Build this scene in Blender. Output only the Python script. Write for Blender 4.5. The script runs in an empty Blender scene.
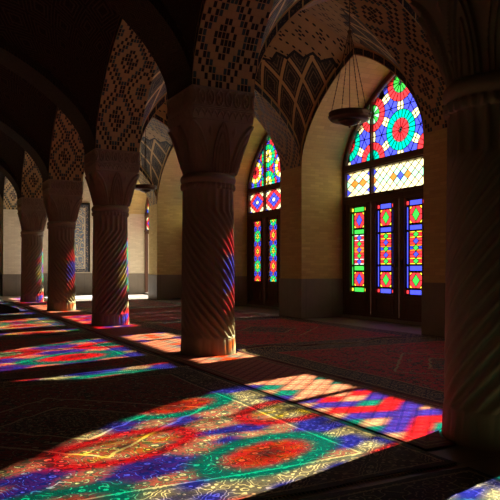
import bpy, math, random
from math import sin, cos, pi, sqrt, floor, atan2, log, hypot
random.seed(7)
scene = bpy.context.scene
COL = scene.collection

# ------------------------------------------------------------------ dimensions (metres, camera foot = origin)
CX, R0 = 3.04, 0.314                  # colonnade line, shaft radius
Y1, S = 2.646, 4.217                  # first column, bay spacing
CY = [Y1 + S * k for k in range(5)]
WX, GX, OX = 6.73, 7.76, 8.05         # pier front, glazing plane, outside face
NH = 1.70                             # niche half width
ZS, RISE = 3.0, 1.68                  # spring line, rise of the arches
BA, BB = CX - .355, CX + .405         # arcade band in x
BH = 0.38                             # half width of the arch bands
YB, YW = 23.32, 23.95                 # pilaster front and wall at the far end
YF = -1.9
XL = -1.5
WC = [CY[0] + S / 2 + S * k for k in range(5)]   # window centres
TOP = 6.0

# ------------------------------------------------------------------ node helper
class NT:
    def __init__(s, name, rough=.7, spec=.3):
        s.m = bpy.data.materials.new(name); s.m.use_nodes = True
        s.t = s.m.node_tree; s.n = s.t.nodes; s.n.clear()
        s.out = s.n.new('ShaderNodeOutputMaterial')
        s.b = s.n.new('ShaderNodeBsdfPrincipled')
        s.b.inputs['Roughness'].default_value = rough
        s.b.inputs['Specular IOR Level'].default_value = spec
        s.t.links.new(s.b.outputs[0], s.out.inputs[0])
    def uv(s):
        a = s.n.new('ShaderNodeUVMap'); a.uv_map = 'UVMap'
        x = s.n.new('ShaderNodeSeparateXYZ'); s.t.links.new(a.outputs[0], x.inputs[0])
        return V(s, x.outputs[0]), V(s, x.outputs[1])
    def pos(s):
        a = s.n.new('ShaderNodeTexCoord')
        x = s.n.new('ShaderNodeSeparateXYZ'); s.t.links.new(a.outputs['Object'], x.inputs[0])
        return V(s, x.outputs[0]), V(s, x.outputs[1]), V(s, x.outputs[2])
    def set(s, inp, v):
        if isinstance(v, V): s.t.links.new(v.k, inp)
        elif isinstance(v, (int, float)): inp.default_value = v
        elif isinstance(v, (tuple, list)): inp.default_value = (*v, 1) if len(v) == 3 and len(inp.default_value) == 4 else v
        else: s.t.links.new(v, inp)
    def math(s, op, a, b=None, c=None):
        n = s.n.new('ShaderNodeMath'); n.operation = op
        s.set(n.inputs[0], a)
        if b is not None: s.set(n.inputs[1], b)
        if c is not None: s.set(n.inputs[2], c)
        return V(s, n.outputs[0])
    def vec(s, x, y, z=0.0):
        n = s.n.new('ShaderNodeCombineXYZ')
        for i, v in enumerate((x, y, z)): s.set(n.inputs[i], v)
        return n.outputs[0]
    def noise(s, vec, scale=5, detail=2, rough=.5):
        n = s.n.new('ShaderNodeTexNoise'); s.t.links.new(vec, n.inputs['Vector'])
        n.inputs['Scale'].default_value = scale; n.inputs['Detail'].default_value = detail
        n.inputs['Roughness'].default_value = rough
        return V(s, n.outputs[0])
    def voro(s, vec, scale=5, feature='F1', out='Distance'):
        n = s.n.new('ShaderNodeTexVoronoi'); s.t.links.new(vec, n.inputs['Vector'])
        n.feature = feature; n.inputs['Scale'].default_value = scale
        return V(s, n.outputs[out])
    def mix(s, f, a, b):
        n = s.n.new('ShaderNodeMix'); n.data_type = 'RGBA'
        s.set(n.inputs[0], f); s.set(n.inputs[6], a); s.set(n.inputs[7], b)
        return n.outputs[2]
    def bump(s, h, strength=.3, dist=.01):
        n = s.n.new('ShaderNodeBump'); n.inputs['Strength'].default_value = strength
        n.inputs['Distance'].default_value = dist
        s.set(n.inputs['Height'], h); s.t.links.new(n.outputs[0], s.b.inputs['Normal'])
    def color(s, c): s.set(s.b.inputs['Base Color'], c); return s.m

class V:
    def __init__(s, t, k): s.t = t; s.k = k
    def _b(s, op, o): return s.t.math(op, s, o)
    def __add__(s, o): return s._b('ADD', o)
    __radd__ = __add__
    def __sub__(s, o): return s._b('SUBTRACT', o)
    def __rsub__(s, o): return s.t.math('SUBTRACT', o, s)
    def __mul__(s, o): return s._b('MULTIPLY', o)
    __rmul__ = __mul__
    def __truediv__(s, o): return s._b('DIVIDE', o)
    def lt(s, o): return s._b('LESS_THAN', o)
    def gt(s, o): return s._b('GREATER_THAN', o)
    def mod(s, o): return s._b('FLOORED_MODULO', o)
    def min(s, o): return s._b('MINIMUM', o)
    def max(s, o): return s._b('MAXIMUM', o)
    def pp(s, o): return s._b('PINGPONG', o)
    def abs(s): return s.t.math('ABSOLUTE', s)
    def floor(s): return s.t.math('FLOOR', s)
    def frac(s): return s.t.math('FRACT', s)
    def sin(s): return s.t.math('SINE', s)

# ------------------------------------------------------------------ materials
def plain(name, c, rough=.6, spec=.3, metal=0.0, var=.25, scale=14, bump=.0):
    t = NT(name, rough, spec)
    x, y, z = t.pos()
    n = t.noise(t.vec(x, y, z), scale, 4, .6)
    d = tuple(v * (1 - var) for v in c); l = tuple(min(1, v * (1 + var)) for v in c)
    t.b.inputs['Metallic'].default_value = metal
    if bump: t.bump(n, bump, .01)
    return t.color(t.mix(n, d, l))

def brick_mat(name, c1, c2, mortar, bh=.052, bw=.21):
    t = NT(name, .85, .15)
    u, v = t.uv()
    row = (v / bh).floor()
    uu = u / bw + row.mod(2.0) * .5
    fu, fv = uu.frac(), (v / bh).frac()
    m = (fu.lt(.045)).max(fv.lt(.13))
    cell = t.noise(t.vec(uu.floor() * 3.17, row * 1.73), 1.9, 0)
    big = t.noise(t.vec(u, v), 1.6, 4, .6)
    k = (cell - .5) * 1.6 + .5
    base = t.mix(k * .6 + big * .5, c1, c2)
    t.bump(1.0 - m, .35, .004)
    return t.color(t.mix(m * .6, base, mortar))

M = {}
M['brick'] = brick_mat('buff_brick', (.38, .27, .105), (.64, .49, .20), (.40, .31, .15))
M['brick_pale'] = brick_mat('pale_brick', (.50, .42, .29), (.72, .63, .46), (.5, .43, .32))
M['dado'] = None
def dado_mat():
    t = NT('dado_stone', .55, .4)
    u, v = t.uv()
    n = t.noise(t.vec(u, v), 3.5, 5, .65)
    j = ((u / .62).frac().lt(.008)).max((v / .8).frac().lt(.01))
    t.bump(n, .15, .01)
    return t.color(t.mix(j, t.mix(n, (.14, .115, .085), (.25, .21, .16)), (.06, .05, .04)))
M['dado'] = dado_mat()
def col_stone():
    t = NT('carved_stone', .7, .3)
    x, y, z = t.pos()
    n = t.noise(t.vec(x, y, z), 5, 5, .65); f = t.noise(t.vec(x, y, z), 60, 3, .6)
    t.bump(f, .25, .004)
    return t.color(t.mix(n, (.21, .17, .13), (.35, .285, .22)))
M['stone'] = col_stone()
def floor_mat():
    t = NT('floor_stone', .45, .4)
    u, v = t.uv()
    n = t.noise(t.vec(u, v), 2.5, 5, .6)
    j = ((u / .6).frac().lt(.012)).max((v / .6).frac().lt(.012))
    return t.color(t.mix(j, t.mix(n, (.16, .13, .10), (.26, .22, .18)), (.07, .055, .045)))
M['floor'] = floor_mat()

def banna(name, c=.045, cv=.056, N=14, bright=1.0, style=0):
    """brick bond set with dark glazed headers in nested lozenges and chevrons"""
    t = NT(name, .6, .35)
    u, v = t.uv()
    i, j = (u / c).floor(), (v / cv).floor()
    fu, fv = (u / c).frac(), (v / cv).frac()
    if style == 0:                      # bold nested lozenges
        a = ((i + .5).mod(float(N)) - N / 2).abs(); b = ((j + .5).mod(float(N)) - N / 2).abs()
        d = (a + b).floor()
        on = (d.mod(3.0)).lt(.5).max((d.mod(6.0)).lt(1.5))
        core = d.lt(3.5) * ((i + j).mod(2.0).lt(.5))
        on = on.max(core)
        hu = (d.mod(6.0)).lt(.5)
    else:                               # scattered crosses and dots
        a = ((i + .5).mod(8.0) - 4).abs(); b = ((j + .5).mod(8.0) - 4).abs()
        cross = (a + b).lt(1.6) * (a + b).gt(.4)
        ring = ((a + b - 5.0).abs()).lt(.6) * ((i + j).mod(2.0).lt(.5))
        on = cross.max(ring); hu = (a + b).lt(.9)
    tile = on * ((fu - .5).abs().lt(.41)) * ((fv - .5).abs().lt(.44))
    mort = (fv.lt(.12)).max(fu.lt(.10))
    n = t.noise(t.vec(u, v), 3, 4, .6)
    k = bright
    br = t.mix(n, (.26 * k, .175 * k, .08 * k), (.42 * k, .30 * k, .145 * k))
    br = t.mix(mort * .35, br, (.22 * k, .15 * k, .09 * k))
    dk = t.mix(hu, (.006, .007, .010), (.018, .06, .07))
    t.set(t.b.inputs['Roughness'], .75 - tile * .4)
    return t.color(t.mix(tile, br, dk))
M['band'] = banna('tile_and_brick_chevrons', c=.045, cv=.075, N=14, bright=1.25)
M['band_small'] = banna('tile_and_brick_lozenges', c=.05, cv=.065, N=20, bright=1.25)

def fascia_mat():
    t = NT('tile_panel_border', .5, .4)
    u, v = t.uv()
    f = (u / .26).frac()
    fr = (f.lt(.10)).max(v.lt(.02)).max(v.gt(.125))
    n = t.voro(t.vec(u, v), 38)
    inner = t.mix(n.lt(.28), (.012, .016, .022), (.17, .13, .09))
    return t.color(t.mix(fr, inner, (.50, .32, .14)))
M['fascia'] = fascia_mat()

def vault_mat():
    """lozenge coffers of faience in brick ribs low down, crosses in brick higher up"""
    t = NT('vault_faience', .6, .35)
    u, v = t.uv()                        # u = angle about the springing corner (0..pi/2), v = distance from it
    lr = t.math('LOGARITHM', v.max(.05), 2.718)
    A = v * u / 1.5708 / .40; B = v * (1.0 - u / 1.5708) / .40
    fa, fb = A.frac(), B.frac()
    e = fa.min(1.0 - fa).min(fb.min(1.0 - fb))
    rib = e.lt(.075)
    inner = t.noise(t.vec(A * 3.0, B * 3.0), 3.0, 2)
    ring = ((e - .17).abs().lt(.022)).max((e - .30).abs().lt(.02))
    spots = (t.voro(t.vec(u * v, v), 26)).lt(.26)
    low = t.mix(ring * .45, t.mix(inner, (.012, .014, .018), (.05, .042, .035)), (.36, .27, .15))
    low = t.mix(spots * .7, low, (.22, .17, .11))
    low = t.mix(rib, low, (.60, .42, .19))
    # upper field of crosses
    x = u * v / .075; y = v / .075
    i, j = x.floor(), y.floor(); gx, gy = x.frac() - .5, y.frac() - .5
    a = ((i + .5).mod(6.0) - 3).abs(); b = ((j + .5).mod(6.0) - 3).abs(); s = a + b
    on = (s.lt(1.6)).max((s - 3.0).abs().lt(.6) * ((i + j).mod(2.0).lt(.5)))
    dot = on * ((gx * gx + gy * gy).lt(.14))
    n = t.noise(t.vec(u * v, v), 3, 4)
    up = t.mix(dot, t.mix(n, (.34, .23, .11), (.52, .36, .18)), (.008, .012, .016))
    zz = 1.62 + ((u * 12 / 1.5708).pp(1.0) - .5) * .12
    line = (v - zz).abs().lt(.03)
    sel = v.gt(zz)
    return t.color(t.mix(line, t.mix(sel, low, up), (.012, .016, .02)))
M['vault'] = vault_mat()
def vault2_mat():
    t = NT('dark_lozenge_vault', .7, .2)  # near-black ground with faint lozenge lines and spots
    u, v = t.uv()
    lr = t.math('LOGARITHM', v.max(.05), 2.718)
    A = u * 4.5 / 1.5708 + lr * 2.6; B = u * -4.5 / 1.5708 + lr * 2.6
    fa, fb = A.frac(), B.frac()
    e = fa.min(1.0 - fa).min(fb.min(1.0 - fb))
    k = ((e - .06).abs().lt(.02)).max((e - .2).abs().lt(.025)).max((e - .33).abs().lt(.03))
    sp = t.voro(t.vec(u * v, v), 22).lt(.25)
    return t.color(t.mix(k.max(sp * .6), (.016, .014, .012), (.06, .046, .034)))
M['vault2'] = vault2_mat()

def arabesque():
    t = NT('faience_arabesque', .45, .5)
    u, v = t.uv()                        # metres from the panel's lower left corner, 1.1 x 2.5
    mu = (u - .66).abs()
    vec = t.vec(mu, v)
    w = t.noise(vec, 3.2, 1)
    sc = ((w * 9.0).frac() - .5).abs().lt(.16)
    fl = t.voro(vec, 9)
    field = t.mix(fl, (.10, .14, .22), (.20, .25, .30))
    field = t.mix(sc, field, (.62, .50, .28)); field = t.mix(fl.lt(.20), field, (.48, .22, .13)); field = t.mix(fl.lt(.09), field, (.55, .45, .22))
    e = (.66 - mu).min(v.min(2.5 - v))
    border = t.mix(t.voro(vec, 22).lt(.35), (.05, .06, .09), (.38, .28, .16))
    # pointed-arch outline inside
    h = 2.0 + (1.0 - (mu / .52)) * .28
    arch = ((v - h).abs().lt(.025) * mu.lt(.52)).max((mu - .50).abs().lt(.014) * v.lt(2.05))
    c = t.mix(arch, field, (.55, .5, .38))
    c = t.mix(e.lt(.13), c, border); c = t.mix((e - .13).abs().lt(.012), c, (.5, .42, .3)); c = t.mix(e.lt(.02), c, (.03, .035, .05))
    return t.color(c)
M['arabesque'] = arabesque()

def wood(name, c1, c2):
    t = NT(name, .45, .4)
    x, y, z = t.pos()
    n = t.noise(t.vec(x * 9.0, y * 9.0, z * .9), 3, 5, .6)
    t.bump(n, .1, .003)
    return t.color(t.mix(n, c1, c2))
M['wood'] = wood('dark_red_brown_wood', (.055, .020, .010), (.13, .05, .022))
M['wood2'] = wood('old_brown_wood', (.10, .045, .022), (.20, .095, .045))
M['iron'] = plain('dark_bronze', (.10, .06, .035), .4, .5, .7)
M['chain'] = plain('iron_chain', (.09, .06, .04), .5, .5, .8)
M['lead'] = plain('black_came', (.012, .010, .008), .6, .2)

def glass(name, c, frosted=False):
    m = bpy.data.materials.new(name); m.use_nodes = True
    t = m.node_tree; t.nodes.clear()
    o = t.nodes.new('ShaderNodeOutputMaterial')
    tr = t.nodes.new('ShaderNodeBsdfTransparent'); tl = t.nodes.new('ShaderNodeBsdfTranslucent')
    mx = t.nodes.new('ShaderNodeMixShader')
    # slight unevenness of hand-made glass
    tc = t.nodes.new('ShaderNodeTexCoord'); no = t.nodes.new('ShaderNodeTexNoise'); no.inputs['Scale'].default_value = 9
    t.links.new(tc.outputs['Object'], no.inputs['Vector'])
    cm = t.nodes.new('ShaderNodeMix'); cm.data_type = 'RGBA'
    t.links.new(no.outputs[0], cm.inputs[0])
    cm.inputs[6].default_value = (*[v * .82 for v in c], 1); cm.inputs[7].default_value = (*[min(1, v * 1.18) for v in c], 1)
    if frosted:
        k = t.nodes.new('ShaderNodeMix'); k.data_type = 'RGBA'; k.blend_type = 'MULTIPLY'; k.inputs[0].default_value = 1
        t.links.new(cm.outputs[2], k.inputs[6]); k.inputs[7].default_value = (FROST, FROST, FROST, 1)
        t.links.new(k.outputs[2], tl.inputs[0])
        t.links.new(tl.outputs[0], o.inputs[0])
        return m
    t.links.new(cm.outputs[2], tr.inputs[0]); t.links.new(cm.outputs[2], tl.inputs[0])
    mx.inputs[0].default_value = .15
    t.links.new(tr.outputs[0], mx.inputs[1]); t.links.new(tl.outputs[0], mx.inputs[2])
    t.links.new(mx.outputs[0], o.inputs[0])
    return m
FROST = .17
GC = {'red': (.80, .035, .045), 'blue': (.055, .07, .80), 'teal': (.0, .52, .36), 'green': (.04, .52, .06), 'cream': (.98, .84, .44),
      'yellow': (.98, .66, .04), 'orange': (.92, .20, .03), 'mint': (.35, .85, .55), 'white': (.95, .95, .9)}
GL = {k: glass('glass_' + k, v) for k, v in GC.items()}
GF = {k: glass('frosted_glass_' + k, v, True) for k, v in GC.items()}

# ------------------------------------------------------------------ carpets
def carpet_mat(name, w, l, field, field2, thread, border, seed=0.0, style='floral', glow=1.0):
    t = NT(name, .7, .25)
    u, v = t.uv()
    e = u.min(w - u).min(v.min(l - v))
    mu, mv = (u - w / 2).abs(), (v - l / 2).abs()
    vec = t.vec(mu + seed, mv, seed)
    bvec = t.vec((u + v).pp(.21) + seed, (u - v).pp(.21), seed)
    if style == 'lattice':
        a, b = ((u + v) / .13).frac() - .5, ((u - v) / .13).frac() - .5
        ln = (a.abs().gt(.40)).max(b.abs().gt(.40))
        fl = (a * a + b * b).lt(.02)
        f = t.mix(ln, field, field2); f = t.mix(fl, f, thread)
        bw = .10
    else:
        n1 = t.noise(vec, 6.5, 1, .5); n2 = t.noise(vec, 8.0, 3, .6)
        ph = ((n1 * 10.0).frac() - .5).abs()
        buds = t.voro(vec, 9.5); buds2 = t.voro(vec, 24.0)
        f = t.mix(n2.gt(.60), field, field2)
        f = t.mix(buds2.lt(.24), f, border)
        f = t.mix(buds2.lt(.12), f, thread)
        f = t.mix(ph.lt(.16), f, field2)
        f = t.mix(ph.lt(.07) * t.noise(vec, 26, 1).gt(.48), f, thread)
        f = t.mix((buds.lt(.30)) * (buds.gt(.17)), f, border)
        f = t.mix((buds.lt(.17)), f, thread)
        f = t.mix(buds.lt(.09), f, field)
        # stepped lozenge medallion in the middle
        med = mu / (w * .30) + mv / (l * .24)
        wob = med + (n1 - .5) * .10
        f = t.mix((wob - 1.0).abs().lt(.018), f, thread)
        inner = t.mix(((n2 * 10.0).frac() - .5).abs().lt(.09), t.mix(buds2.lt(.3), border, field), thread)
        f = t.mix(wob.lt(.55), f, inner)
        f = t.mix((wob - .55).abs().lt(.018), f, thread)
        bw = .34 if w > 2 else .2
    # border
    bn = t.noise(bvec, 9.0, 1); bb = t.voro(bvec, 13.0)
    bc = t.mix(((bn * 7.0).frac() - .5).abs().lt(.12), border, thread)
    bc = t.mix(bb.lt(.22), bc, field2)
    c = t.mix(e.lt(bw), f, bc)
    stripe = ((e - bw).abs().lt(.007)).max((e - .05).abs().lt(.006))
    c = t.mix(stripe, c, thread)
    c = t.mix(((e - bw + .03).abs().lt(.012)).max(e.lt(.035)), c, field2)
    wv = t.noise(t.vec(u * 1.0, v * 1.0), 70, 2, .7)
    pile = t.noise(t.vec(u, v), 14, 4, .7)
    dark = t.mix((wv * 1.9 - .45).max(0.0).min(1.0), (.30, .30, .30), (1.15, 1.15, 1.15))
    mm = t.n.new('ShaderNodeMix'); mm.data_type = 'RGBA'; mm.blend_type = 'MULTIPLY'; mm.inputs[0].default_value = 1
    t.set(mm.inputs[6], c); t.set(mm.inputs[7], dark)
    t.bump(pile * .6 + wv * .4, .55, .018)
    t.b.inputs['Sheen Weight'].default_value = .0
    t.b.inputs['Sheen Roughness'].default_value = .4
    return t.color(mm.outputs[2])

# ------------------------------------------------------------------ mesh builder
class MB:
    def __init__(s): s.v = []; s.f = []; s.m = []; s.uv = []; s.mats = []; s.smooth = False
    def mi(s, m):
        if m not in s.mats: s.mats.append(m)
        return s.mats.index(m)
    def face(s, pts, m, uv=None):
        o = len(s.v); s.v += [tuple(p) for p in pts]; s.f.append(list(range(o, o + len(pts)))); s.m.append(s.mi(m))
        if uv is None:
            a, b, c = pts[0], pts[1], pts[2]
            n = [abs((b[(i + 1) % 3] - a[(i + 1) % 3]) * (c[(i + 2) % 3] - a[(i + 2) % 3]) - (b[(i + 2) % 3] - a[(i + 2) % 3]) * (c[(i + 1) % 3] - a[(i + 1) % 3])) for i in range(3)]
            k = n.index(max(n))
            uv = [((p[1], p[2]), (p[0], p[2]), (p[0], p[1]))[k] for p in pts]
        s.uv.append(list(uv))
    def box(s, x0, x1, y0, y1, z0, z1, m):
        c = [(x0, y0, z0), (x1, y0, z0), (x1, y1, z0), (x0, y1, z0), (x0, y0, z1), (x1, y0, z1), (x1, y1, z1), (x0, y1, z1)]
        for q in ((3, 2, 1, 0), (4, 5, 6, 7), (0, 1, 5, 4), (1, 2, 6, 5), (2, 3, 7, 6), (3, 0, 4, 7)): s.face([c[i] for i in q], m)
    def grid(s, rows, m, uvs=None, wrap=False):
        """rows of points joined with shared vertices"""
        o = len(s.v); nr, nc = len(rows), len(rows[0])
        for r in rows: s.v += [tuple(p) for p in r]
        k = s.mi(m)
        for i in range(nr - 1):
            for j in range(nc if wrap else nc - 1):
                j2 = (j + 1) % nc
                s.f.append([o + i * nc + j, o + i * nc + j2, o + (i + 1) * nc + j2, o + (i + 1) * nc + j]); s.m.append(k)
                if uvs: s.uv.append([uvs[i][j], uvs[i][j2], uvs[i + 1][j2], uvs[i + 1][j]])
                else: s.uv.append([(0, 0)] * 4)
    def tube(s, p, q, r, m, n=8):
        import mathutils as mu
        P, Q = mu.Vector(p), mu.Vector(q); d = (Q - P).normalized()
        a = d.orthogonal().normalized(); b = d.cross(a)
        rows = [[tuple(c + (a * cos(2 * pi * i / n) + b * sin(2 * pi * i / n)) * r) for i in range(n)] for c in (P, Q)]
        s.grid(rows, m, None, True)
        s.face([rows[0][i] for i in range(n)], m); s.face([rows[1][i] for i in reversed(range(n))], m)
    def lathe(s, prof, m, n=48, cx=0, cy=0):
        s.grid([[(cx + r * cos(2 * pi * i / n), cy + r * sin(2 * pi * i / n), z) for i in range(n)] for r, z in prof], m, None, True)
    def build(s, name, parent=None, loc=None, smooth=False):
        me = bpy.data.meshes.new(name); me.from_pydata(s.v, [], s.f); me.update()
        for m in s.mats: me.materials.append(m)
        l = me.uv_layers.new(name='UVMap')
        k = 0; flat = []
        for u in s.uv:
            for a in u: flat += [a[0], a[1]]
        l.data.foreach_set('uv', flat)
        me.polygons.foreach_set('material_index', s.m)
        if smooth: me.polygons.foreach_set('use_smooth', [True] * len(s.f))
        o = bpy.data.objects.new(name, me); COL.objects.link(o)
        if parent: o.parent = parent
        if loc: o.location = loc
        return o

def tag(o, label=None, cat=None, group=None, kind=None):
    if label: o['label'] = label
    if cat: o['category'] = cat
    if group: o['group'] = group
    if kind: o['kind'] = kind
    return o
def empty(name, loc):
    o = bpy.data.objects.new(name, None); COL.objects.link(o); o.location = loc; o.empty_display_size = .2
    return o
def struct(mb, name, **k): return tag(mb.build(name, **k), kind='structure')

def prof(u):
    """pointed arch, u 0 at spring .. 1 at crown"""
    u = max(0., min(1., u)); R = 1.04
    return .55 * sqrt(max(0, 2 * R * u - u * u)) / 1.04 + .45 * u ** .8
US = [0, .012, .03, .06, .1, .15, .21, .28, .36, .44, .52, .60, .68, .76, .84, .92, 1.0]
def arch_curve(a, b, z0=ZS, rise=RISE):
    """points (s, z) from a to b"""
    h = (b - a) / 2
    L = [(a + h * u, z0 + rise * prof(u)) for u in US]
    Rr = [(b - h * u, z0 + rise * prof(u)) for u in reversed(US[:-1])]
    return L + Rr

# ------------------------------------------------------------------ arches and vaults
def arch_band(axis, a, b, c0, c1, name, z0=ZS, rise=RISE, mat='band', t=.36):
    """axis 'x': the arch spans x from a to b and is c0..c1 wide in y; axis 'y' the other way"""
    P = arch_curve(a, b, z0, rise)
    g = MB()
    pt = (lambda s, c, z: (s, c, z)) if axis == 'x' else (lambda s, c, z: (c, s, z))
    L = [0]
    for i in range(1, len(P)): L.append(L[-1] + hypot(P[i][0] - P[i - 1][0], P[i][1] - P[i - 1][1]))
    mid = L[len(US) - 1]
    for i in range(len(P) - 1):
        (s0, z0_), (s1, z1_) = P[i], P[i + 1]
        la, lb = L[i] if L[i] < mid - 1e-6 else 2 * mid - L[i], L[i + 1] if L[i + 1] <= mid + 1e-6 else 2 * mid - L[i + 1]
        w = c1 - c0
        g.face([pt(s0, c0, z0_), pt(s1, c0, z1_), pt(s1, c1, z1_), pt(s0, c1, z0_)], M[mat], [(0, la), (0, lb), (w, lb), (w, la)])
        g.face([pt(s0, c0, z0_ + t), pt(s0, c1, z0_ + t), pt(s1, c1, z1_ + t), pt(s1, c0, z1_ + t)], M['brick'])
        for c in (c0, c1):
            g.face([pt(s0, c, z0_), pt(s1, c, z1_), pt(s1, c, z1_ + .15), pt(s0, c, z0_ + .15)], M['fascia' if mat != 'vault2' else 'vault2'], [(la, 0), (lb, 0), (lb, .15), (la, .15)])
            g.face([pt(s0, c, z0_ + .15), pt(s1, c, z1_ + .15), pt(s1, c, z1_ + t), pt(s0, c, z0_ + t)], M['brick'])
    return struct(g, name)

def vault(x0, x1, y0, y1, mat, rise=RISE, n=20):
    g = MB()
    def a(s, lo, hi):
        h = (hi - lo) / 2
        return prof(1 - abs(s - (lo + hi) / 2) / h)
    xm, ym = (x0 + x1) / 2, (y0 + y1) / 2
    tt = [sin(i / n * pi / 2) ** 1.6 for i in range(n + 1)]
    tt = [(i / n) ** 1.35 for i in range(n + 1)]
    for sx in (0, 1):
        for sy in (0, 1):
            cx, cy = (x0, x1)[sx], (y0, y1)[sy]
            rows, uvs = [], []
            for i in range(n + 1):
                r, uu = [], []
                for j in range(n + 1):
                    x = cx + (xm - cx) * tt[i]; y = cy + (ym - cy) * tt[j]
                    ax, ay = a(x, x0, x1), a(y, y0, y1)
                    z = ZS + .15 + rise * (ax ** 2.2 + ay ** 2.2) ** (1 / 2.2)
                    r.append((x, y, z))
                    dx, dy = abs(x - cx), abs(y - cy)
                    dz = z - ZS - .15
                    uu.append((atan2(dy * 1.0 + 1e-5, dx + 1e-5), sqrt(dx * dx + dy * dy + dz * dz * .45)))
                rows.append(r); uvs.append(uu)
            g.grid(rows, M[mat], uvs)
    return struct(g, 'ceiling', smooth=True)

bounds = [YF] + [v for y in CY for v in (y - BH, y + BH)] + [YB]
for k in range(6):
    y0, y1 = bounds[2 * k], bounds[2 * k + 1]
    arch_band('y', y0, y1, BA, BB, 'ceiling_arch')                      # arcade between the columns
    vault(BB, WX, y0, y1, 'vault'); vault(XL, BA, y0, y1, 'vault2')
for y in CY:
    arch_band('x', BB, WX, y - BH, y + BH, 'ceiling_arch', mat='band_small') # column to window pier
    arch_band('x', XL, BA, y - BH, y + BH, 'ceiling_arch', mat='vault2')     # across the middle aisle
    g = MB(); g.box(BA, BB, y - BH, y + BH, ZS + .004, TOP - .1, M['brick']); struct(g, 'ceiling_pier')
g = MB(); g.box(XL - .5, OX, YF - .3, YW + .5, TOP, TOP + .3, M['brick']); struct(g, 'ceiling')

# ------------------------------------------------------------------ shell
g = MB(); g.box(XL - .5, 8.6, YF - .4, YW + .5, -.25, 0, M['floor']); struct(g, 'floor')
def wall_box(name, x0, x1, y0, y1, z0, z1, dado=True, front=None):
    g = MB(); g.box(x0, x1, y0, y1, z0, z1, M['brick']); return struct(g, name)
wall_box('wall_left', XL - .3, XL, YF, YW, 0, TOP)
wall_box('wall_front', XL - .3, OX, YF - .3, YF, 0, TOP)
g = MB(); g.box(XL - .3, OX, YW, YW + .3, 0, TOP, M['brick_pale']); struct(g, 'wall_back')
for (a, b) in ((BA, BB), (WX, OX)):
    g = MB(); g.box(a, b, YB, YW, 0, TOP - .02, M['brick_pale']); struct(g, 'wall_back_pier')
    g = MB(); g.box(a - .02, b + (.02 if b < 7 else -.01), YB - .02, YW - .03, 0, .78, M['dado']); struct(g, 'baseboard_back')
g = MB(); g.box(CX + BH + .02, WX - .02, YW - .03, YW - .001, 0, .80, M['dado']); g.box(XL + .01, CX - BH - .02, YW - .03, YW - .001, 0, .80, M['dado']); struct(g, 'baseboard_back')
# window wall: piers, wall over the niches
edges = [YF] + [v for c in WC for v in (c - NH, c + NH)] + [YB]
for k in range(6):
    if k < 5:
        a, b = edges[2 * k], edges[2 * k + 1]
        g = MB(); g.box(WX, OX, a, b, 0, TOP - .02, M['brick']); struct(g, 'wall_right')
        g = MB(); g.box(WX - .02, OX - .02, a - (0 if k == 0 else .02), b + .02, 0, .78, M['dado']); struct(g, 'baseboard_right')
for c in WC:
    g = MB(); P = arch_curve(c - NH, c + NH)
    for i in range(len(P) - 1):
        (s0, z0), (s1, z1) = P[i], P[i + 1]
        g.face([(WX, s0, z0), (OX, s0, z0), (OX, s1, z1), (WX, s1, z1)], M['brick'], [(0, z0), (1.3, z0), (1.3, z1), (0, z1)] if z1 - z0 > .3 * abs(s1 - s0) or True else None)
        for x in (WX, OX): g.face([(x, s0, z0), (x, s1, z1), (x, s1, TOP - .02), (x, s0, TOP - .02)], M['brick'])
    # border of small faience panels following the niche arch
    for i in range(len(P) - 1):
        (s0, z0), (s1, z1) = P[i], P[i + 1]
        g.face([(WX - .004, s0, z0), (WX - .004, s1, z1), (WX - .004, s1, z1 + .15), (WX - .004, s0, z0 + .15)], M['fascia'], [(i * .13, 0), (i * .13 + .13, 0), (i * .13 + .13, .15), (i * .13, .15)])
    struct(g, 'wall_right')
    g = MB(); g.box(GX - .10, OX, c - NH + .0205, c + NH - .0205, 0.001, .06, M['dado']); struct(g, 'trim_1')
# courtyard outside
g = MB(); g.box(8.6, 60, -30, 50, -.45, -.2, M['floor']); struct(g, 'ground')

# ------------------------------------------------------------------ stained glass
def clip_half(poly, nx, ny, d):
    out = []
    for i in range(len(poly)):
        a, b = poly[i], poly[(i + 1) % len(poly)]
        da, db = a[0] * nx + a[1] * ny - d, b[0] * nx + b[1] * ny - d
        if da <= 0: out.append(a)
        if (da < 0 < db) or (db < 0 < da):
            t = da / (da - db); out.append((a[0] + (b[0] - a[0]) * t, a[1] + (b[1] - a[1]) * t))
    return out
def area(p): return sum(p[i][0] * p[(i + 1) % len(p)][1] - p[(i + 1) % len(p)][0] * p[i][1] for i in range(len(p))) / 2
def ccw(p): return p if area(p) > 0 else p[::-1]
def clip(poly, region):
    region = ccw(region)
    for i in range(len(region)):
        a, b = region[i], region[(i + 1) % len(region)]
        nx, ny = b[1] - a[1], -(b[0] - a[0])
        poly = clip_half(poly, nx, ny, a[0] * nx + a[1] * ny)
        if len(poly) < 3: return []
    q = []
    for p in poly:
        if not q or hypot(p[0] - q[-1][0], p[1] - q[-1][1]) > .002: q.append(p)
    if len(q) > 2 and hypot(q[0][0] - q[-1][0], q[0][1] - q[-1][1]) < .002: q.pop()
    return ccw(q) if len(q) > 2 and abs(area(q)) > 2e-5 else []
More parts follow.
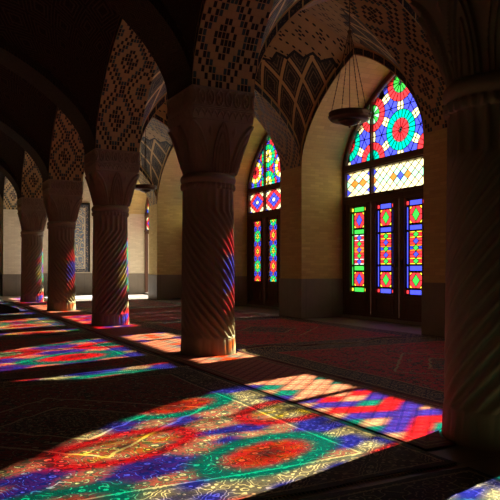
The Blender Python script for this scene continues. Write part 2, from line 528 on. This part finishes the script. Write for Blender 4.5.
def inset(p, d):
    n = len(p); q = []
    for i in range(n):
        a, b, c = p[i - 1], p[i], p[(i + 1) % n]
        e1 = (b[0] - a[0], b[1] - a[1]); e2 = (c[0] - b[0], c[1] - b[1])
        l1, l2 = hypot(*e1), hypot(*e2)
        n1 = (-e1[1] / l1, e1[0] / l1); n2 = (-e2[1] / l2, e2[0] / l2)
        m = (n1[0] + n2[0], n1[1] + n2[1]); k = m[0] ** 2 + m[1] ** 2
        if k < .05: return None
        s = min(2 * d / k, 3 * d)
        q.append((b[0] + m[0] * s, b[1] + m[1] * s))
    if area(q) < .05 * area(p): return None
    for i in range(n):
        e1 = (p[(i + 1) % n][0] - p[i][0], p[(i + 1) % n][1] - p[i][1]); e2 = (q[(i + 1) % n][0] - q[i][0], q[(i + 1) % n][1] - q[i][1])
        if e1[0] * e2[0] + e1[1] * e2[1] < 0: return None
    return q
def glaze(g, polys, region, d, pal, x):
    for pts, col in polys:
        p = clip(pts, region) if region else ccw(pts)
        if not p: continue
        q = inset(p, d) if col else None
        if q is None:
            g.face([(x, a, b) for a, b in p], M['lead']); continue
        g.face([(x, a, b) for a, b in q], pal[col])
        for i in range(len(p)):
            j = (i + 1) % len(p)
            g.face([(x, *p[i]), (x, *p[j]), (x, *q[j]), (x, *q[i])], M['lead'])
            # the came stands 6 mm proud on both sides
            g.face([(x - .006, *q[i]), (x - .006, *q[j]), (x + .006, *q[j]), (x + .006, *q[i])], M['lead'])

def rosettes(oy, oz, inr, sy, ny, nz, fn, ry=1.0):
    """hexagonal net of wheels; inr = half the vertical spacing; fn(i, j) gives the look of one wheel"""
    out = []
    for i in range(-ny, ny + 1):
        for j in range(-nz, nz + 1):
            cy, cz = oy + i * sy, oz + 2 * inr * (j + (.5 if i % 2 else 0))
            inner, outer, k1, k2, ra, rb, star, edge, n1, n2 = fn(i, j)
            q = sy / (2 * inr * cos(pi / 6))
            P = lambda r, a: (cy + r * cos(a) * q, cz + r * sin(a))
            ra *= inr; rb *= inr
            out.append(([P(ra * .13, 2 * pi * k / 6) for k in range(6)], None))
            for k in range(n1):
                a, b = 2 * pi * k / n1, 2 * pi * (k + 1) / n1
                out.append(([P(ra * .13, a), P(ra * .13, b), P(ra, b), P(ra, a)], inner if k % 2 else k1))
            for k in range(n2):
                a, b = 2 * pi * k / n2, 2 * pi * (k + 1) / n2
                out.append(([P(ra, a), P(ra, b), P(rb, b), P(rb, a)], outer if k % 2 else k2))
            hx = lambda a: inr / cos(((a - pi / 6) % (pi / 3) + pi / 6) % (pi / 3) - pi / 6) if False else inr / cos(abs(((a - pi / 6 + pi / 6) % (pi / 3)) - pi / 6))
            for s in range(6):
                mid = pi / 6 + s * pi / 3          # edge normals at 30, 90, ...
                w = .20
                for (a, b, c) in ((mid - w, mid, edge), (mid, mid + w, edge), (mid + w, mid + pi / 6, star), (mid - pi / 6, mid - w, star)):
                    R = lambda ang: inr / cos(ang - mid)
                    n = 2
                    out.append(([P(rb, a), P(rb, b), P(R(b), b), P(R(a), a)], c))
    return out

def lunette_a():
    def fn(i, j):
        if i % 2 == 0:
            return ('red', 'teal', 'red', 'teal', .50, .86, 'blue', 'cream', 12, 22)
        return (('green' if j >= 0 else 'teal'), 'red', 'mint' if j >= 0 else 'teal', 'red', .44, .78, 'blue', 'cream', 12, 20)
    def fn2(i, j):
        if i == 0 and j == 1: return ('green', 'red', 'green', 'red', .44, .80, 'blue', 'cream', 12, 20)
        return fn(i, j)
    return rosettes(0, 3.49, .43, .785, 3, 3, fn2)
def lunette_c():
    def fn(i, j):
        if i % 2 == 0: return ('red', 'teal', 'orange', 'teal', .46, .80, 'blue', 'cream', 12, 20)
        return ('cream', 'red', 'yellow', 'red', .50, .78, 'blue', 'cream', 12, 18)
    return [(p, 'cream' if c == 'blue' and k % 11 in (3, 4, 8) else c) for k, (p, c) in enumerate(rosettes(0, 3.42, .36, .66, 3, 4, fn))]
def lunette_b():
    def fn(i, j):
        if i % 2: return ('cream', 'teal', 'yellow', 'green', .5, .88, 'red', 'blue', 10, 18)
        return ('red', 'yellow', 'red', 'cream', .5, .86, 'blue', 'green', 12, 18)
    return rosettes(0, 3.44, .33, .66, 3, 4, fn)

def diamonds(y0, y1, z0, z1, ny, nz, fn, par=0):
    """net of lozenges filling the rectangle"""
    out = []; dy, dz = (y1 - y0) / ny, (z1 - z0) / nz
    for i in range(0, 2 * ny + 1):
        for j in range(0, 2 * nz + 1):
            if (i + j + ny + nz + par) % 2: continue
            cy, cz = y0 + i * dy / 2, z0 + j * dz / 2
            out.append(([(cy - dy / 2, cz), (cy, cz - dz / 2), (cy + dy / 2, cz), (cy, cz + dz / 2)], fn(i, j, ny, nz)))
    return out
def tr_a(i, j, ny, nz):
    a, b = abs(i - ny), abs(j - nz)
    if ny > 5:
        if b == 0: return {0: 'blue', 2: 'orange', 8: 'orange'}.get(a, 'mint')
        if a == 1 and b == 1: return 'mint'
        if a >= ny: return 'blue'
    else:
        if b == 0: return 'orange' if a == 1 else 'mint'
        if a == 0 and b == 1: return 'mint'
        if a >= ny: return 'blue'
    return 'cream'
def tr_c(i, j, ny, nz):
    a, b = abs(i - ny), abs(j - nz)
    return ('blue', 'cream', 'red', 'cream', 'teal', 'blue', 'cream', 'red', 'cream', 'blue', 'cream')[(a + (b // 2) * 3) % 11] if b != 1 else ('cream', 'blue', 'cream', 'red')[a % 4]
def tr_b(i, j, ny, nz):
    a, b = abs(i - ny), abs(j - nz)
    s = a + b
    return ('cream', 'cream', 'blue', 'blue', 'red', 'teal', 'cream', 'red', 'blue')[min(s, 8)]

def square_panel(y, z, w, h, mid, ring, corner):
    out = [([(y - w * .62, z), (y, z - h * .82), (y + w * .62, z), (y, z + h * .82)], mid)]
    for sx in (1, -1):
        for sy in (1, -1):
            P = lambda a, b: (y + sx * a * w, z + sy * b * h)
            out.append(([P(.62, 0), P(1, 0), P(1, .5), P(.5, 1), P(0, 1), P(0, .82)], ring))
            out.append(([P(1, .5), P(1, 1), P(.5, 1)], corner))
    return out
def bar(y, z0, z1, w, mid, end):
    h = z1 - z0
    return [([(y - w, z0), (y + w, z0), (y + w, z1), (y - w, z1)], mid)] + ([([(y + s * (w + .012), z0 + .01), (y + s * (w + .085), z0 + .01), (y + s * (w + .085), z1 - .01), (y + s * (w + .012), z1 - .01)], end) for s in (-1, 1)] if end else [])
def leaf_a(y, alt):
    main, dia, end, fl = (('green', 'blue', 'yellow', 'red'), ('blue', 'green', 'red', 'red'))[alt]
    w = .158
    o = bar(y, 2.10, 2.195, w, main, end) + bar(y, .525, .615, w, main, end)
    o += bar(y, 1.665, 1.755, w, main, None) + bar(y, .945, 1.04, w, main, None)
    o += square_panel(y, 1.935, w, .15, dia, 'red', 'yellow') + square_panel(y, .78, w, .138, dia, 'red', 'yellow')
    n = 5; z0, z1 = 1.062, 1.645; h = (z1 - z0) / n
    for k in range(n):
        z = z0 + h * (k + .5)
        c = (dia, main, dia, main, dia)[k]
        o.append(([(y - w * .5, z), (y, z - h / 2), (y + w * .5, z), (y, z + h / 2)], c))
        for s in (-1, 1):
            for t in (-1, 1):
                P = lambda a, b: (y + s * a * w, z + t * b * h / 2)
                if k in (1, 3) or (k == 2 and alt == 0):
                    o.append(([P(.5, 0), P(1, 0), P(1, 1), P(0, 1)], 'red' if k != 2 else 'orange'))
                elif k == 2:
                    o.append(([P(.5, 0), P(1, 0), P(1, .55), P(.3, .4)], 'blue')); o.append(([P(.3, .4), P(1, .55), P(1, 1), P(0, 1)], 'orange'))
                else:
                    o.append(([P(.5, 0), P(1, 0), P(1, .6), P(.25, .5)], 'red')); o.append(([P(.25, .5), P(1, .6), P(1, 1), P(0, 1)], 'white' if alt == 0 else 'yellow'))
    side = 'green' if alt == 0 else 'blue'
    for s in (-1, 1):
        for a, b in ((.64, 1.03), (1.06, 1.64), (1.67, 2.08)):
            o.append(([(y + s * (w + .028), a), (y + s * (w + .075), a), (y + s * (w + .075), b), (y + s * (w + .028), b)], side))
    return o
def leaf_b(y, alt):
    o = []
    def fn(i, j):
        return ('yellow', ('green', 'red')[(j + alt) % 2], 'yellow', ('teal', 'red')[(j + alt) % 2], .42, .84, 'blue', 'orange', 6, 10)
    reg = [(y - .185, .66), (y + .185, .66), (y + .185, 2.18), (y - .185, 2.18)]
    for p, c in rosettes(y, 1.42, .19, .34, 1, 5, fn):
        q = clip(p, reg)
        if q: o.append((q, c))
    for k in range(9):
        for s in (-1, 1):
            z = .70 + k * .18
            o.append(([(y + s * .20, z), (y + s * .232, z), (y + s * .232, z + .04), (y + s * .20, z + .04)], 'orange'))
    return o

def window(n, c, lun, tr, leaf, doors=True, slim=False):
    ZB = 2.53 if slim else 2.42
    TT, LB = (2.99, 3.02) if slim else (2.905, 3.045)
    root = empty('window_%d' % n, (0, c, 0)); root['kind'] = 'structure'
    P = arch_curve(-NH, NH)
    # frame: arched rim, posts, rails
    g = MB(); W = M['wood']; xa, xb = GX - .05, GX + .06
    inn = [(s * (NH - .09) / NH, ZS + (z - ZS) * (RISE - .11) / RISE) for s, z in P]
    for i in range(len(P) - 1):
        a, b, p, q = P[i], P[i + 1], inn[i], inn[i + 1]
        for x in (xa, xb): g.face([(x, *a), (x, *b), (x, *q), (x, *p)], W)
        g.face([(xa, *p), (xb, *p), (xb, *q), (xa, *q)], W)
    for s in (-1, 1): g.box(xa, xb, *sorted((s * NH, s * (NH - .09))), .06, ZS, W)
    g.box(xa + (.04 if slim else 0), xb - (.04 if slim else 0), -NH + .09, NH - .09, TT - .0, LB + .005, W)
    g.box(xa - .03, xa, -NH + .06, NH - .06, LB - .11, LB - .06, W) if not slim else None
    g.box(xa, xb, -NH + .09, NH - .09, 2.27, ZB, W)
    g.box(xa - .03, xa, -NH + .06, NH - .06, 2.36, 2.40, W)
    for s in (-1, 1):
        y = s * .80
        g.box(xa, xb, y - .033, y + .033, 2.42, TT + .01, W)
        g.box(xa + (.03 if slim else 0), xb - (.03 if slim else 0), y - (.014 if slim else .022), y + (.014 if slim else .022), LB, ZS + RISE * prof(1 - .8 / NH) - .07, W)
    if doors: g.box(xa, xb, -NH + .09, NH - .09, .06, .10, W)
    g.build('frame', root)
    # lunette
    reg = [(s, z) for s, z in [(a * .995, b - .005) for a, b in inn] if z > LB]
    k0 = next(p for p in inn if p[1] > LB)
    reg = [(k0[0], LB)] + reg + [(-k0[0], LB)]
    g = MB(); glaze(g, lun(), reg, .0065, GL, GX); g.build('lunette_glass', root)
    # transom
    g = MB()
    for (a, b, k) in ((-NH + .10, -.84, 3), (-.76, .76, 8), (.84, NH - .10, 3)):
        rg = [(a, 2.425), (b, 2.425), (b, TT), (a, TT)]
        if tr is not tr_b: glaze(g, diamonds(a, b, 2.425, TT, k, 3, tr, 0 if k > 5 else 1), rg, .006, GL, GX)
        else:
            for q in range(1 if k == 3 else 2):
                w = (b - a) / (1 if k == 3 else 2)
                glaze(g, diamonds(a + q * w, a + (q + 1) * w, 2.425, TT, 4, 4, tr), [(a + q * w, 2.425), (a + q * w + w, 2.425), (a + q * w + w, TT), (a + q * w, TT)], .006, GL, GX)
    g.build('transom_glass', root)
    if not doors: return root
    for k in range(4):
        y = (-1.2075, -.4025, .4025, 1.2075)[k]; hw = .395
        d = MB(); x0, x1 = GX - .035, GX + .02
        gw = .25
        d.box(x0, x1, y - hw, y - gw, .10, 2.27, W); d.box(x0, x1, y + gw, y + hw, .10, 2.27, W)
        d.box(x0, x1, y - gw, y + gw, .10, .49, W); d.box(x0, x1, y - gw, y + gw, 2.245, 2.27, W)
        # raised moulding of the lower panel
        for (a, b, z0, z1) in ((-.27, -.235, .16, .44), (.235, .27, .16, .44), (-.235, .235, .16, .19), (-.235, .235, .41, .44)):
            d.box(x0 - .016, x0, y + a, y + b, z0, z1, W)
        d.box(x0 - .01, x0, y - .17, y + .17, .23, .37, W)
        for e in (-gw - .018, gw + .0): d.box(x0 - .012, x0, y + e, y + e + .018, .49, 2.25, W)
        lf = d.build('door_leaf', root)
        polys = leaf(y, (0 if k == 3 else 1) if leaf is leaf_a else k % 2)
        g = MB(); glaze(g, polys, None, .005, GF, GX)
        # dark lattice board around the panes, built from strips between them
        zs = sorted({round(z, 4) for p, _ in polys for _, z in p} | {.49, 2.245})
        g2 = MB()
        g.build('stained_glass', lf)
        board = [(y - gw, .49), (y + gw, .49), (y + gw, 2.245), (y - gw, 2.245)]
        cells = [p for p, _ in polys]
        # scanline fill of what the panes leave open
        zc = [.49, 2.245] + [q[1] for p in cells for q in p]
        zc = sorted(set(round(v, 3) for v in zc if .49 <= v <= 2.245))
        for za, zb in zip(zc, zc[1:]):
            if zb - za < .002: continue
            iv = []
            for p in cells:
                lo, hi = clip_half(clip_half(p, 0, 1, zb), 0, -1, -za), None
                if len(lo) > 2 and abs(area(lo)) > 1e-6: iv.append((min(q[0] for q in lo), max(q[0] for q in lo)))
            iv.sort(); cur = y - gw
            for a, b in iv + [(y + gw, y + gw)]:
                if a > cur + .0015: g2.box(GX - .012, GX + .01, cur, a, za, zb, W)
                cur = max(cur, b)
        g2.build('lattice', lf)
        if k in (1, 2):
            h = MB(); e = y + (.33 if k == 1 else -.33)
            h.box(x0 - .012, x0, e - .02, e + .02, 1.0, 1.16, M['iron']); h.tube((x0 - .04, e, 1.1), (x0 - .01, e, 1.1), .012, M['iron']); h.tube((x0 - .04, e, 1.02), (x0 - .04, e, 1.14), .01, M['iron'])
            h.build('handle', lf)
    return root

window(1, WC[0], lunette_c, tr_c, leaf_a, slim=True)
window(2, WC[1], lunette_a, tr_a, leaf_a)
window(3, WC[2], lunette_b, tr_b, leaf_b)
window(4, WC[3], lunette_a, tr_a, leaf_b)
window(5, WC[4], lunette_b, tr_b, leaf_b, doors=False)

# ------------------------------------------------------------------ columns
_cm = {}
def reuse(key, make, name, parent, **k):
    if key in _cm:
        o = bpy.data.objects.new(name, _cm[key]); COL.objects.link(o); o.parent = parent
        if 'loc' in k: o.location = k['loc']
        return o
    o = make().build(name, parent, **k); _cm[key] = o.data
    return o
def column(name, x, y, twist, label):
    root = empty(name, (x, y, 0))
    tag(root, label, 'column', 'spiral fluted stone columns of the arcade', 'thing')
    # base: rough plinth drum, slightly eight-sided
    g = MB(); n = 160; rows = []
    for z, r in ((0, .322), (.02, .325), (.10, .321), (.17, .317), (.205, .312), (.225, .296)):
        rows.append([((r * (1 + .010 * cos(8 * 2 * pi * i / n) - .030 * max(0, cos(20 * 2 * pi * i / n)) ** 2 * (1 if .03 < z < .19 else .2) + .006 * sin(i * 2.3 + z * 40))) * cos(2 * pi * i / n), (r * (1 + .010 * cos(8 * 2 * pi * i / n) - .030 * max(0, cos(20 * 2 * pi * i / n)) ** 2 * (1 if .03 < z < .19 else .2) + .006 * sin(i * 2.3 + z * 40))) * sin(2 * pi * i / n), z) for i in range(n)])
    g.grid(rows, M['stone'], None, True); g.build('base', root, smooth=True)
    # shaft: twenty spiral flutes that turn upright under the necking
    g = MB(); NF, PER = 20, 10; n = NF * PER
    zs = [.20, .215, .235] + [.25 + 1.40 * k / 56 for k in range(57)] + [1.665, 1.68, 1.72, 1.80, 1.88, 1.905]
    rows = []
    for z in zs:
        ang = twist * 2.75 * min(z, 1.65)
        R = .312 - .020 * (z - .2) / 1.7
        dep = .034 * min(1, max(0, (z - .20) / .05)) 
        if z > 1.86: dep *= max(0, (1.905 - z) / .045)
        row = []
        for i in range(n):
            f = (i % PER) / PER
            r = R + .004 - dep * max(0, sin(pi * max(0, (f - .2) / .8))) ** .7
            a = 2 * pi * i / n + ang
            row.append((r * cos(a), r * sin(a), z))
        rows.append(row)
    g.grid(rows, M['stone'], None, True); sh = g.build('shaft', root, smooth=True)
    # necking: dentil band and two rolls
    g = MB(); n = 192; rows = []
    for z, r in ((1.895, .292), (1.90, .306), (1.925, .312), (1.955, .312), (1.965, .300), (1.975, .31), (1.99, .320), (2.015, .325), (2.04, .320), (2.055, .31), (2.065, .30), (2.075, .29)):
        rows.append([((r + (.010 * (1 if (i % 6) < 3 else -1) if 1.90 <= z <= 1.955 else 0)) * cos(2 * pi * i / n), (r + (.010 * (1 if (i % 6) < 3 else -1) if 1.90 <= z <= 1.955 else 0)) * sin(2 * pi * i / n), z) for i in range(n)])
    g.grid(rows, M['stone'], None, True); g.build('necking', root, smooth=True)
    # capital: bell growing from round to square, carved with nested leaves
    def bell():
        g = MB(); n = 576; rows = []; NZ = 90
        for k in range(NZ + 1):
            t = k / NZ; z = 2.07 + .57 * t
            hw = .285 + .095 * t ** 1.7
            ex = 2 + 9 * t ** 1.6
            row = []
            for i in range(n):
                a = 2 * pi * i / n
                c, s = cos(a), sin(a)
                r = hw / ((abs(c) ** ex + abs(s) ** ex) ** (1 / ex))
                d = 0
                ph = (a / (pi / 4)) % 1.0; dphi = min(ph, 1 - ph)         # leaf axes every 45 degrees
                # leaf outline: pointed, closing near the top
                for (w0, top, amp) in ((.40, .97, .034), (.27, .80, .028), (.12, .60, .024)):
                    if t < top:
                        tt = t / top
                        wv = w0 * (1 - tt ** 2.2) ** .75 * (1 if tt < .3 else 1)
                        e = abs(dphi - wv)
                        d += amp * max(0, 1 - e / .030)
                        if amp == .034 and dphi < wv: d += .014
                # small lozenge buds near the top between leaves
                pb = abs(ph - .5); e = pb / .10 + abs(t - .80) / .12
                if e < 1: d += .016 * (1 - e)
                e = dphi / .06 + abs(t - .93) / .07
                if e < 1: d += .015 * (1 - e)
                d *= min(1, t / .04) * min(1, (1 - t) / .04)
                r += d
                row.append((r * c, r * s, z))
            rows.append(row)
        g.grid(rows, M['stone'], None, True)
        return g
    cap = reuse('bell', bell, 'capital', root, loc=(.025, 0, 0), smooth=True)
    # abacus: two carved bands
    for (nm, z0, z1, h0, h1, mode) in (('lower_band', 2.64, 2.775, .372, .388, 0), ('upper_band', 2.775, 3.0, .378, .39, 1)):
        g = MB(); m = 112; hN = 20
        for q in range(4):
            rows = []
            for k in range(hN + 1):
                t = k / hN; z = z0 + (z1 - z0) * t; hw = h0 + (h1 - h0) * t
                row = []
                for i in range(m + 1):
                    s = -1 + 2 * i / m
                    e = min(t, 1 - t)
                    if mode: # running scroll
                        hh = hypot((s * 3.5) % 1 - .5, (t - .5) * 1.0); d = .022 * max(0, 1 - abs(hh - .34) / .08) + .022 * max(0, 1 - hh / .16) + .010 * max(0, 1 - abs(t - .5 - .3 * sin(s * pi * 7)) / .10)
                        d += .012 if e < .1 else 0
                    else: # row of little arches
                        p = ((s * 5) % 1 - .5)
                        d = .014 * max(0, 1 - abs(t - (.75 - 1.7 * p * p)) / .16) + (.010 if e < .1 else 0)
                    if abs(s) > .97 or k in (0, hN): d = 0
                    h = hw + d; a, b = s * hw, -h
                    x_, y_ = ((a, b), (-b, a), (-a, -b), (b, -a))[q]
                    row.append((x_, y_, z))
                rows.append(row)
            g.grid(rows, M['stone'])
        for z, h in ((z0, h0), (z1 - .0005, h1)): g.face([(-h, -h, z), (h, -h, z), (h, h, z), (-h, h, z)], M['stone'])
        g.build(nm, cap)
    return root
LBL = ['large dark fluted column at the right edge of the photo, nearest of all',
       'second fluted column from the right, standing tall in the middle of the photo',
       'third fluted column from the right, with the small distant lamp just right of it',
       'fourth fluted column from the right, standing in front of the tiled wall panel',
       'farthest fluted column, leftmost in the photo near the end wall']
for k in range(5): column('column', CX, CY[k], (1, -1)[k % 2], LBL[k])

# ------------------------------------------------------------------ carpets
PAL = [((.66, .030, .055), (.09, .016, .018), (.46, .34, .19), (.035, .03, .055)),
       ((.50, .03, .04), (.04, .03, .05), (.42, .32, .20), (.10, .02, .02)),
       ((.24, .03, .03), (.03, .04, .035), (.50, .41, .26), (.05, .035, .03)),
       ((.34, .04, .04), (.03, .025, .05), (.50, .41, .26), (.04, .05, .045))]
def rug(x0, x1, y0, y1, p, seed, label, group, style='floral', notch=None, fringe=True, z=.012, rise=None):
    m = carpet_mat('carpet_weave', x1 - x0, y1 - y0, *PAL[p] if style == 'floral' else ((.52, .11, .09), (.22, .04, .035), (.46, .26, .16), (.10, .03, .03)), seed=seed, style=style)
    g = MB(); NX, NY = max(4, int((x1 - x0) / .12)), max(4, int((y1 - y0) / .12))
    w, l = x1 - x0, y1 - y0
    if notch:
        # outline with half-round cuts for the columns at both ends
        c = CX - x0; r = notch; pts = [(0, 0)]
        pts += [(c - r * cos(pi * i / 12), r * sin(pi * i / 12)) for i in range(13)] if c - r > 0 else []
        if c + r >= w: pts = [q for q in pts if q[0] < w - .001] + [(w - .0005, sqrt(max(0, r * r - (w - c) ** 2)))]
        else: pts.append((w, 0))
        top = [(a, l - b) for a, b in reversed(pts)]
        pts = pts + top
        g.face([(a, b, z) for a, b in pts], m, pts)
        for i in range(len(pts)):
            a, b = pts[i], pts[(i + 1) % len(pts)]
            g.face([(*a, 0.001), (*b, 0.001), (*b, z), (*a, z)], m, [a, b, b, a])
    else:
        def h(a, b):
            e = min(a, w - a, b, l - b)
            k = z + .004 * (sin(a * 5 + seed) * sin(b * 4.1 + seed))
            if rise and l - b < .25: k += rise * max(0, sin(a * 3.3 + seed)) * (1 - (l - b) / .25) ** 2
            return k
        top = [[(w * i / NX + (.006 * sin(j * 1.3 + seed) if i in (0, NX) else 0), l * j / NY + (.010 * sin(i * 1.1 + seed) if j in (0, NY) else 0), h(w * i / NX, l * j / NY)) for i in range(NX + 1)] for j in range(NY + 1)]
        g.grid(top, m, [[(q[0], q[1]) for q in r] for r in top])
        ring = top[0] + [r[-1] for r in top[1:]] + top[-1][-2::-1] + [r[0] for r in top[-2:0:-1]]
        for i in range(len(ring)):
            a, b = ring[i], ring[(i + 1) % len(ring)]
            g.face([(a[0], a[1], .001), (b[0], b[1], .001), b, a], m, [a[:2], b[:2], b[:2], a[:2]])
    o = tag(g.build('carpet', loc=(x0, y0, 0)), label, 'carpet', group)
    if fringe and not notch:
        k = int(w / .02)
        for s, yy in ((-1, 0), (1, l)):
            f = MB()
            for i in range(k):
                a = w * (i + .5) / k; L = .022 + .010 * random.random(); d = random.uniform(-.006, .006)
                f.face([(a - .0045, yy, z * .8), (a + .0045, yy, z * .8), (a + .003 + d, yy + s * L, .003), (a - .003 + d, yy + s * L, .003)], M['fringe'])
                if i: f.face([(w * (i - .5) / k, yy - s * .004, z * .85), (a, yy - s * .004, z * .85), (a, yy + s * .003, z * .7), (w * (i - .5) / k, yy + s * .003, z * .7)], M['fringe'])
            f.build('fringe', o)
    return o
M['fringe'] = plain('cream_wool', (.50, .42, .29), .9, .1)
gA, gR, gC = 'carpets in the aisle along the windows', 'narrow lattice runners between the columns', 'dark red carpets covering the middle aisle'
AX = 3.395
AL = ['red floral carpet between nearest column and first hidden window, right foreground', 'red floral carpet in front of the large stained glass window with hanging lamp',
      'red carpet before the second visible stained glass window', 'dim red carpet before the third window bay behind the middle column', 'far red carpet before the white sunlit strip']
AL[0] = 'bright red carpet beside the nearest column, window side of the dark seam'
for k in range(4):
    y0 = CY[k] + .035; y1 = (CY[k + 1] if k < 4 else YB - .05) - .035
    rug(AX, 6.62, y0, y1, (0, 0, 1, 3, 2)[k], 1.7 * k + .3, AL[k], gA, rise=.05 if k == 0 else .0)
RL = ['pinkish red lattice runner from the nearest column to the middle column', 'orange lit lattice runner between the middle column and the third column',
      'red lattice runner between the third and fourth columns', 'red lattice runner between the fourth and farthest columns', 'red lattice runner beyond the farthest column']
for k in range(4):
    y0 = CY[k] + .004; y1 = (CY[k + 1] if k < 4 else YB - .05) - .004
    rug(2.47, AX - .015, y0, y1, 0, .9 + k, RL[k], gR, style='lattice', notch=.345, fringe=False)
ys = [-1.2, 2.36, 5.98, 9.7, 13.3, 17.0, 20.4, 23.2]
CL = ['dark red floral carpet across the bottom of the photo, nearest the camera', 'dark floral carpet with cream scrolls lit in broad red blue and green patches', 'dark red carpet left of the middle column under thin colour streaks',
      'carpet left of the third column, striped with coloured light', 'carpet left of the fourth column, beside the dark cloth heap', 'carpet left of the farthest column, just before the white sunlit strip', 'last middle-aisle carpet before the end wall']
for k in range(6):
    rug(-.65, 2.440, ys[k] + .04, ys[k + 1] - .04, (2, 2, 1, 3, 2, 3, 1)[k], 2.3 * k + 1.1, CL[k], gC, z=.012)

g = MB(); g.box(XL + .1, WX - .1, 20.45, YB - .03, .0005, .02, plain('white_bounce', (.62, .62, .62), .35, .5, 0, .06, 3)); struct(g, 'floor_bounce')  # white slab added to whiten the sun strip and bounce light onto the end wall
# dark cloth heap on the carpet far left
g = MB(); n = 40; rows = []
for k in range(15):
    t = k / 14
    row = []
    for i in range(n):
        a = 2 * pi * i / n
        r = (1 - t ** 1.6) * (1 + .10 * sin(3 * a + 1) + .06 * sin(7 * a + 5 * t)) if k < 14 else 0.0
        row.append((.36 * r * cos(a) + .04 * sin(6 * t + a), .24 * r * sin(a), .016 + .17 * (1 - (1 - t) ** 1.7) * (1 + .18 * sin(2 * a))))
    rows.append(row)
g.grid(rows, plain('dark_cloth', (.035, .028, .03), .9, .1), None, True)
tag(g.build('cloth_bundle', loc=(1.64, 14.95, 0), smooth=True), 'dark crumpled cloth heap lying on the carpet at the far left', 'cloth')

# ------------------------------------------------------------------ hanging lamps
def chandelier(x, y, label):
    root = empty('chandelier', (x, y, 2.98)); tag(root, label, 'chandelier', 'round bronze hanging lamps between columns and windows')
    g = MB(); g.lathe([(.0, -.045), (.20, -.05), (.245, -.045), (.27, -.02), (.278, .0), (.272, .035), (.280, .05), (.272, .062), (.255, .062), (.25, .02), (.20, -.02), (.0, -.025)], M['iron'], 48)
    for k in range(24):
        a = 2 * pi * k / 24; g.tube((.279 * cos(a), .279 * sin(a), .012), (.286 * cos(a), .286 * sin(a), .012), .012, M['iron'], 6)
    rim = g.build('dish', root, smooth=True)
    g = MB(); g.lathe([(0, -.115), (.03, -.114), (.06, -.106), (.10, -.09), (.135, -.07), (.15, -.05), (.12, -.046), (.0, -.046)], M['iron'], 40)
    g.lathe([(0, -.14), (.012, -.136), (.016, -.125), (.008, -.113)], M['iron'], 16); g.build('bowl', root, smooth=True)
    for k in range(4):
        a = 2 * pi * k / 4 - .168; g = MB()
        P, Q = (.262 * cos(a), .262 * sin(a), .06), (.015 * cos(a), .015 * sin(a), 1.12)
        m = 44
        for i in range(m):       # links
            A = [P[j] + (Q[j] - P[j]) * i / m for j in range(3)]; B = [P[j] + (Q[j] - P[j]) * (i + .93) / m for j in range(3)]
            g.tube(A, B, .0065 if i % 2 else .0040, M['chain'], 5)
        g.build('chain', root)
    g = MB(); g.lathe([(0, 1.10), (.03, 1.11), (.034, 1.13), (.02, 1.15), (.0, 1.16)], M['iron'], 20); g.build('hub', root, smooth=True)
    g = MB(); g.tube((0, 0, 1.15), (0, 0, ZS + RISE - 2.98 - .0), .007, M['chain'], 6); g.tube((0, 0, .05), (0, 0, 1.12), .005, M['chain'], 6); g.build('rod', root)
    g = MB(); g.lathe([(0, ZS + RISE - 2.98 - .05), (.03, ZS + RISE - 2.98 - .04), (.04, ZS + RISE - 2.98)], M['iron'], 16); g.build('ceiling_rose', root)
    return root
HX = (CX + BH + WX) / 2
chandelier(HX, CY[1], 'round bronze lamp hanging on chains in front of the large stained glass window')
chandelier(HX, CY[3], 'small distant bronze lamp hanging between the middle and third columns')

# ------------------------------------------------------------------ end wall fittings
g = MB(); x0 = 4.42
g.face([(0, -.035, 0), (1.32, -.035, 0), (1.32, -.035, 2.5), (0, -.035, 2.5)], M['arabesque'], [(0, 0), (1.32, 0), (1.32, 2.5), (0, 2.5)])
g.box(0, 1.32, -.0345, -.001, 0, 2.5, M['lead'])
tp = tag(g.build('tile_panel', loc=(x0, YW, .84)), 'tall blue-grey tile panel of floral scrolls on the end wall beside the fourth column', 'tile panel')
g = MB()
for (a, b, c, d) in ((-.05, 0, -.0, 2.57), (1.32, 1.37, -.0, 2.57), (0, 1.32, 2.5, 2.57)): g.box(a, b, -.06, -.001, c, d, M['lead'])
g.build('border', tp)
g = MB(); g.box(.25, 2.55, YW - .08, YW - .035, 0.001, 3.4, M['wood'])  # panelled wood slab added; its dark colour stands for the shaded recess
for k in range(2):
    for z in (.25, 1.25, 2.35): g.box(.38 + 1.1 * k, 1.3 + 1.1 * k, YW - .11, YW - .08, z, z + .8, M['wood'])
d = struct(g, 'recess_dark_1')

# ------------------------------------------------------------------ light
w = bpy.data.worlds.new('sky'); scene.world = w; w.use_nodes = True
bg = w.node_tree.nodes['Background']; bg.inputs[0].default_value = (1.0, .97, .92, 1); bg.inputs[1].default_value = .92
import mathutils
sun = bpy.data.lights.new('sun', 'SUN'); sun.energy = 42; sun.angle = math.radians(.6); sun.color = (1, .95, .86)
so = bpy.data.objects.new('sun', sun); COL.objects.link(so); so.location = (20, 10, 12)
so.rotation_euler = mathutils.Vector((-1, -.29, -.56)).to_track_quat('-Z', 'Y').to_euler()

# ------------------------------------------------------------------ camera
cam = bpy.data.cameras.new('camera'); co = bpy.data.objects.new('camera', cam); COL.objects.link(co)
co.location = (0, 0, 1.0); th = math.atan((250 + 85.42) / 640.58)
co.rotation_euler = (pi / 2, 0, -th)
cam.sensor_width = 36; cam.lens = 640.58 / 500 * 36; cam.shift_y = (267.73 - 250) / 500
cam.clip_start = .05
scene.camera = co
vs = scene.view_settings; vs.view_transform = 'Standard'; vs.look = 'None'; vs.gamma = 1; vs.use_curve_mapping = False; vs.exposure = .2
scene.cycles.max_bounces = 10; scene.cycles.diffuse_bounces = 6; scene.cycles.transparent_max_bounces = 12
scene.cycles.use_denoising = True
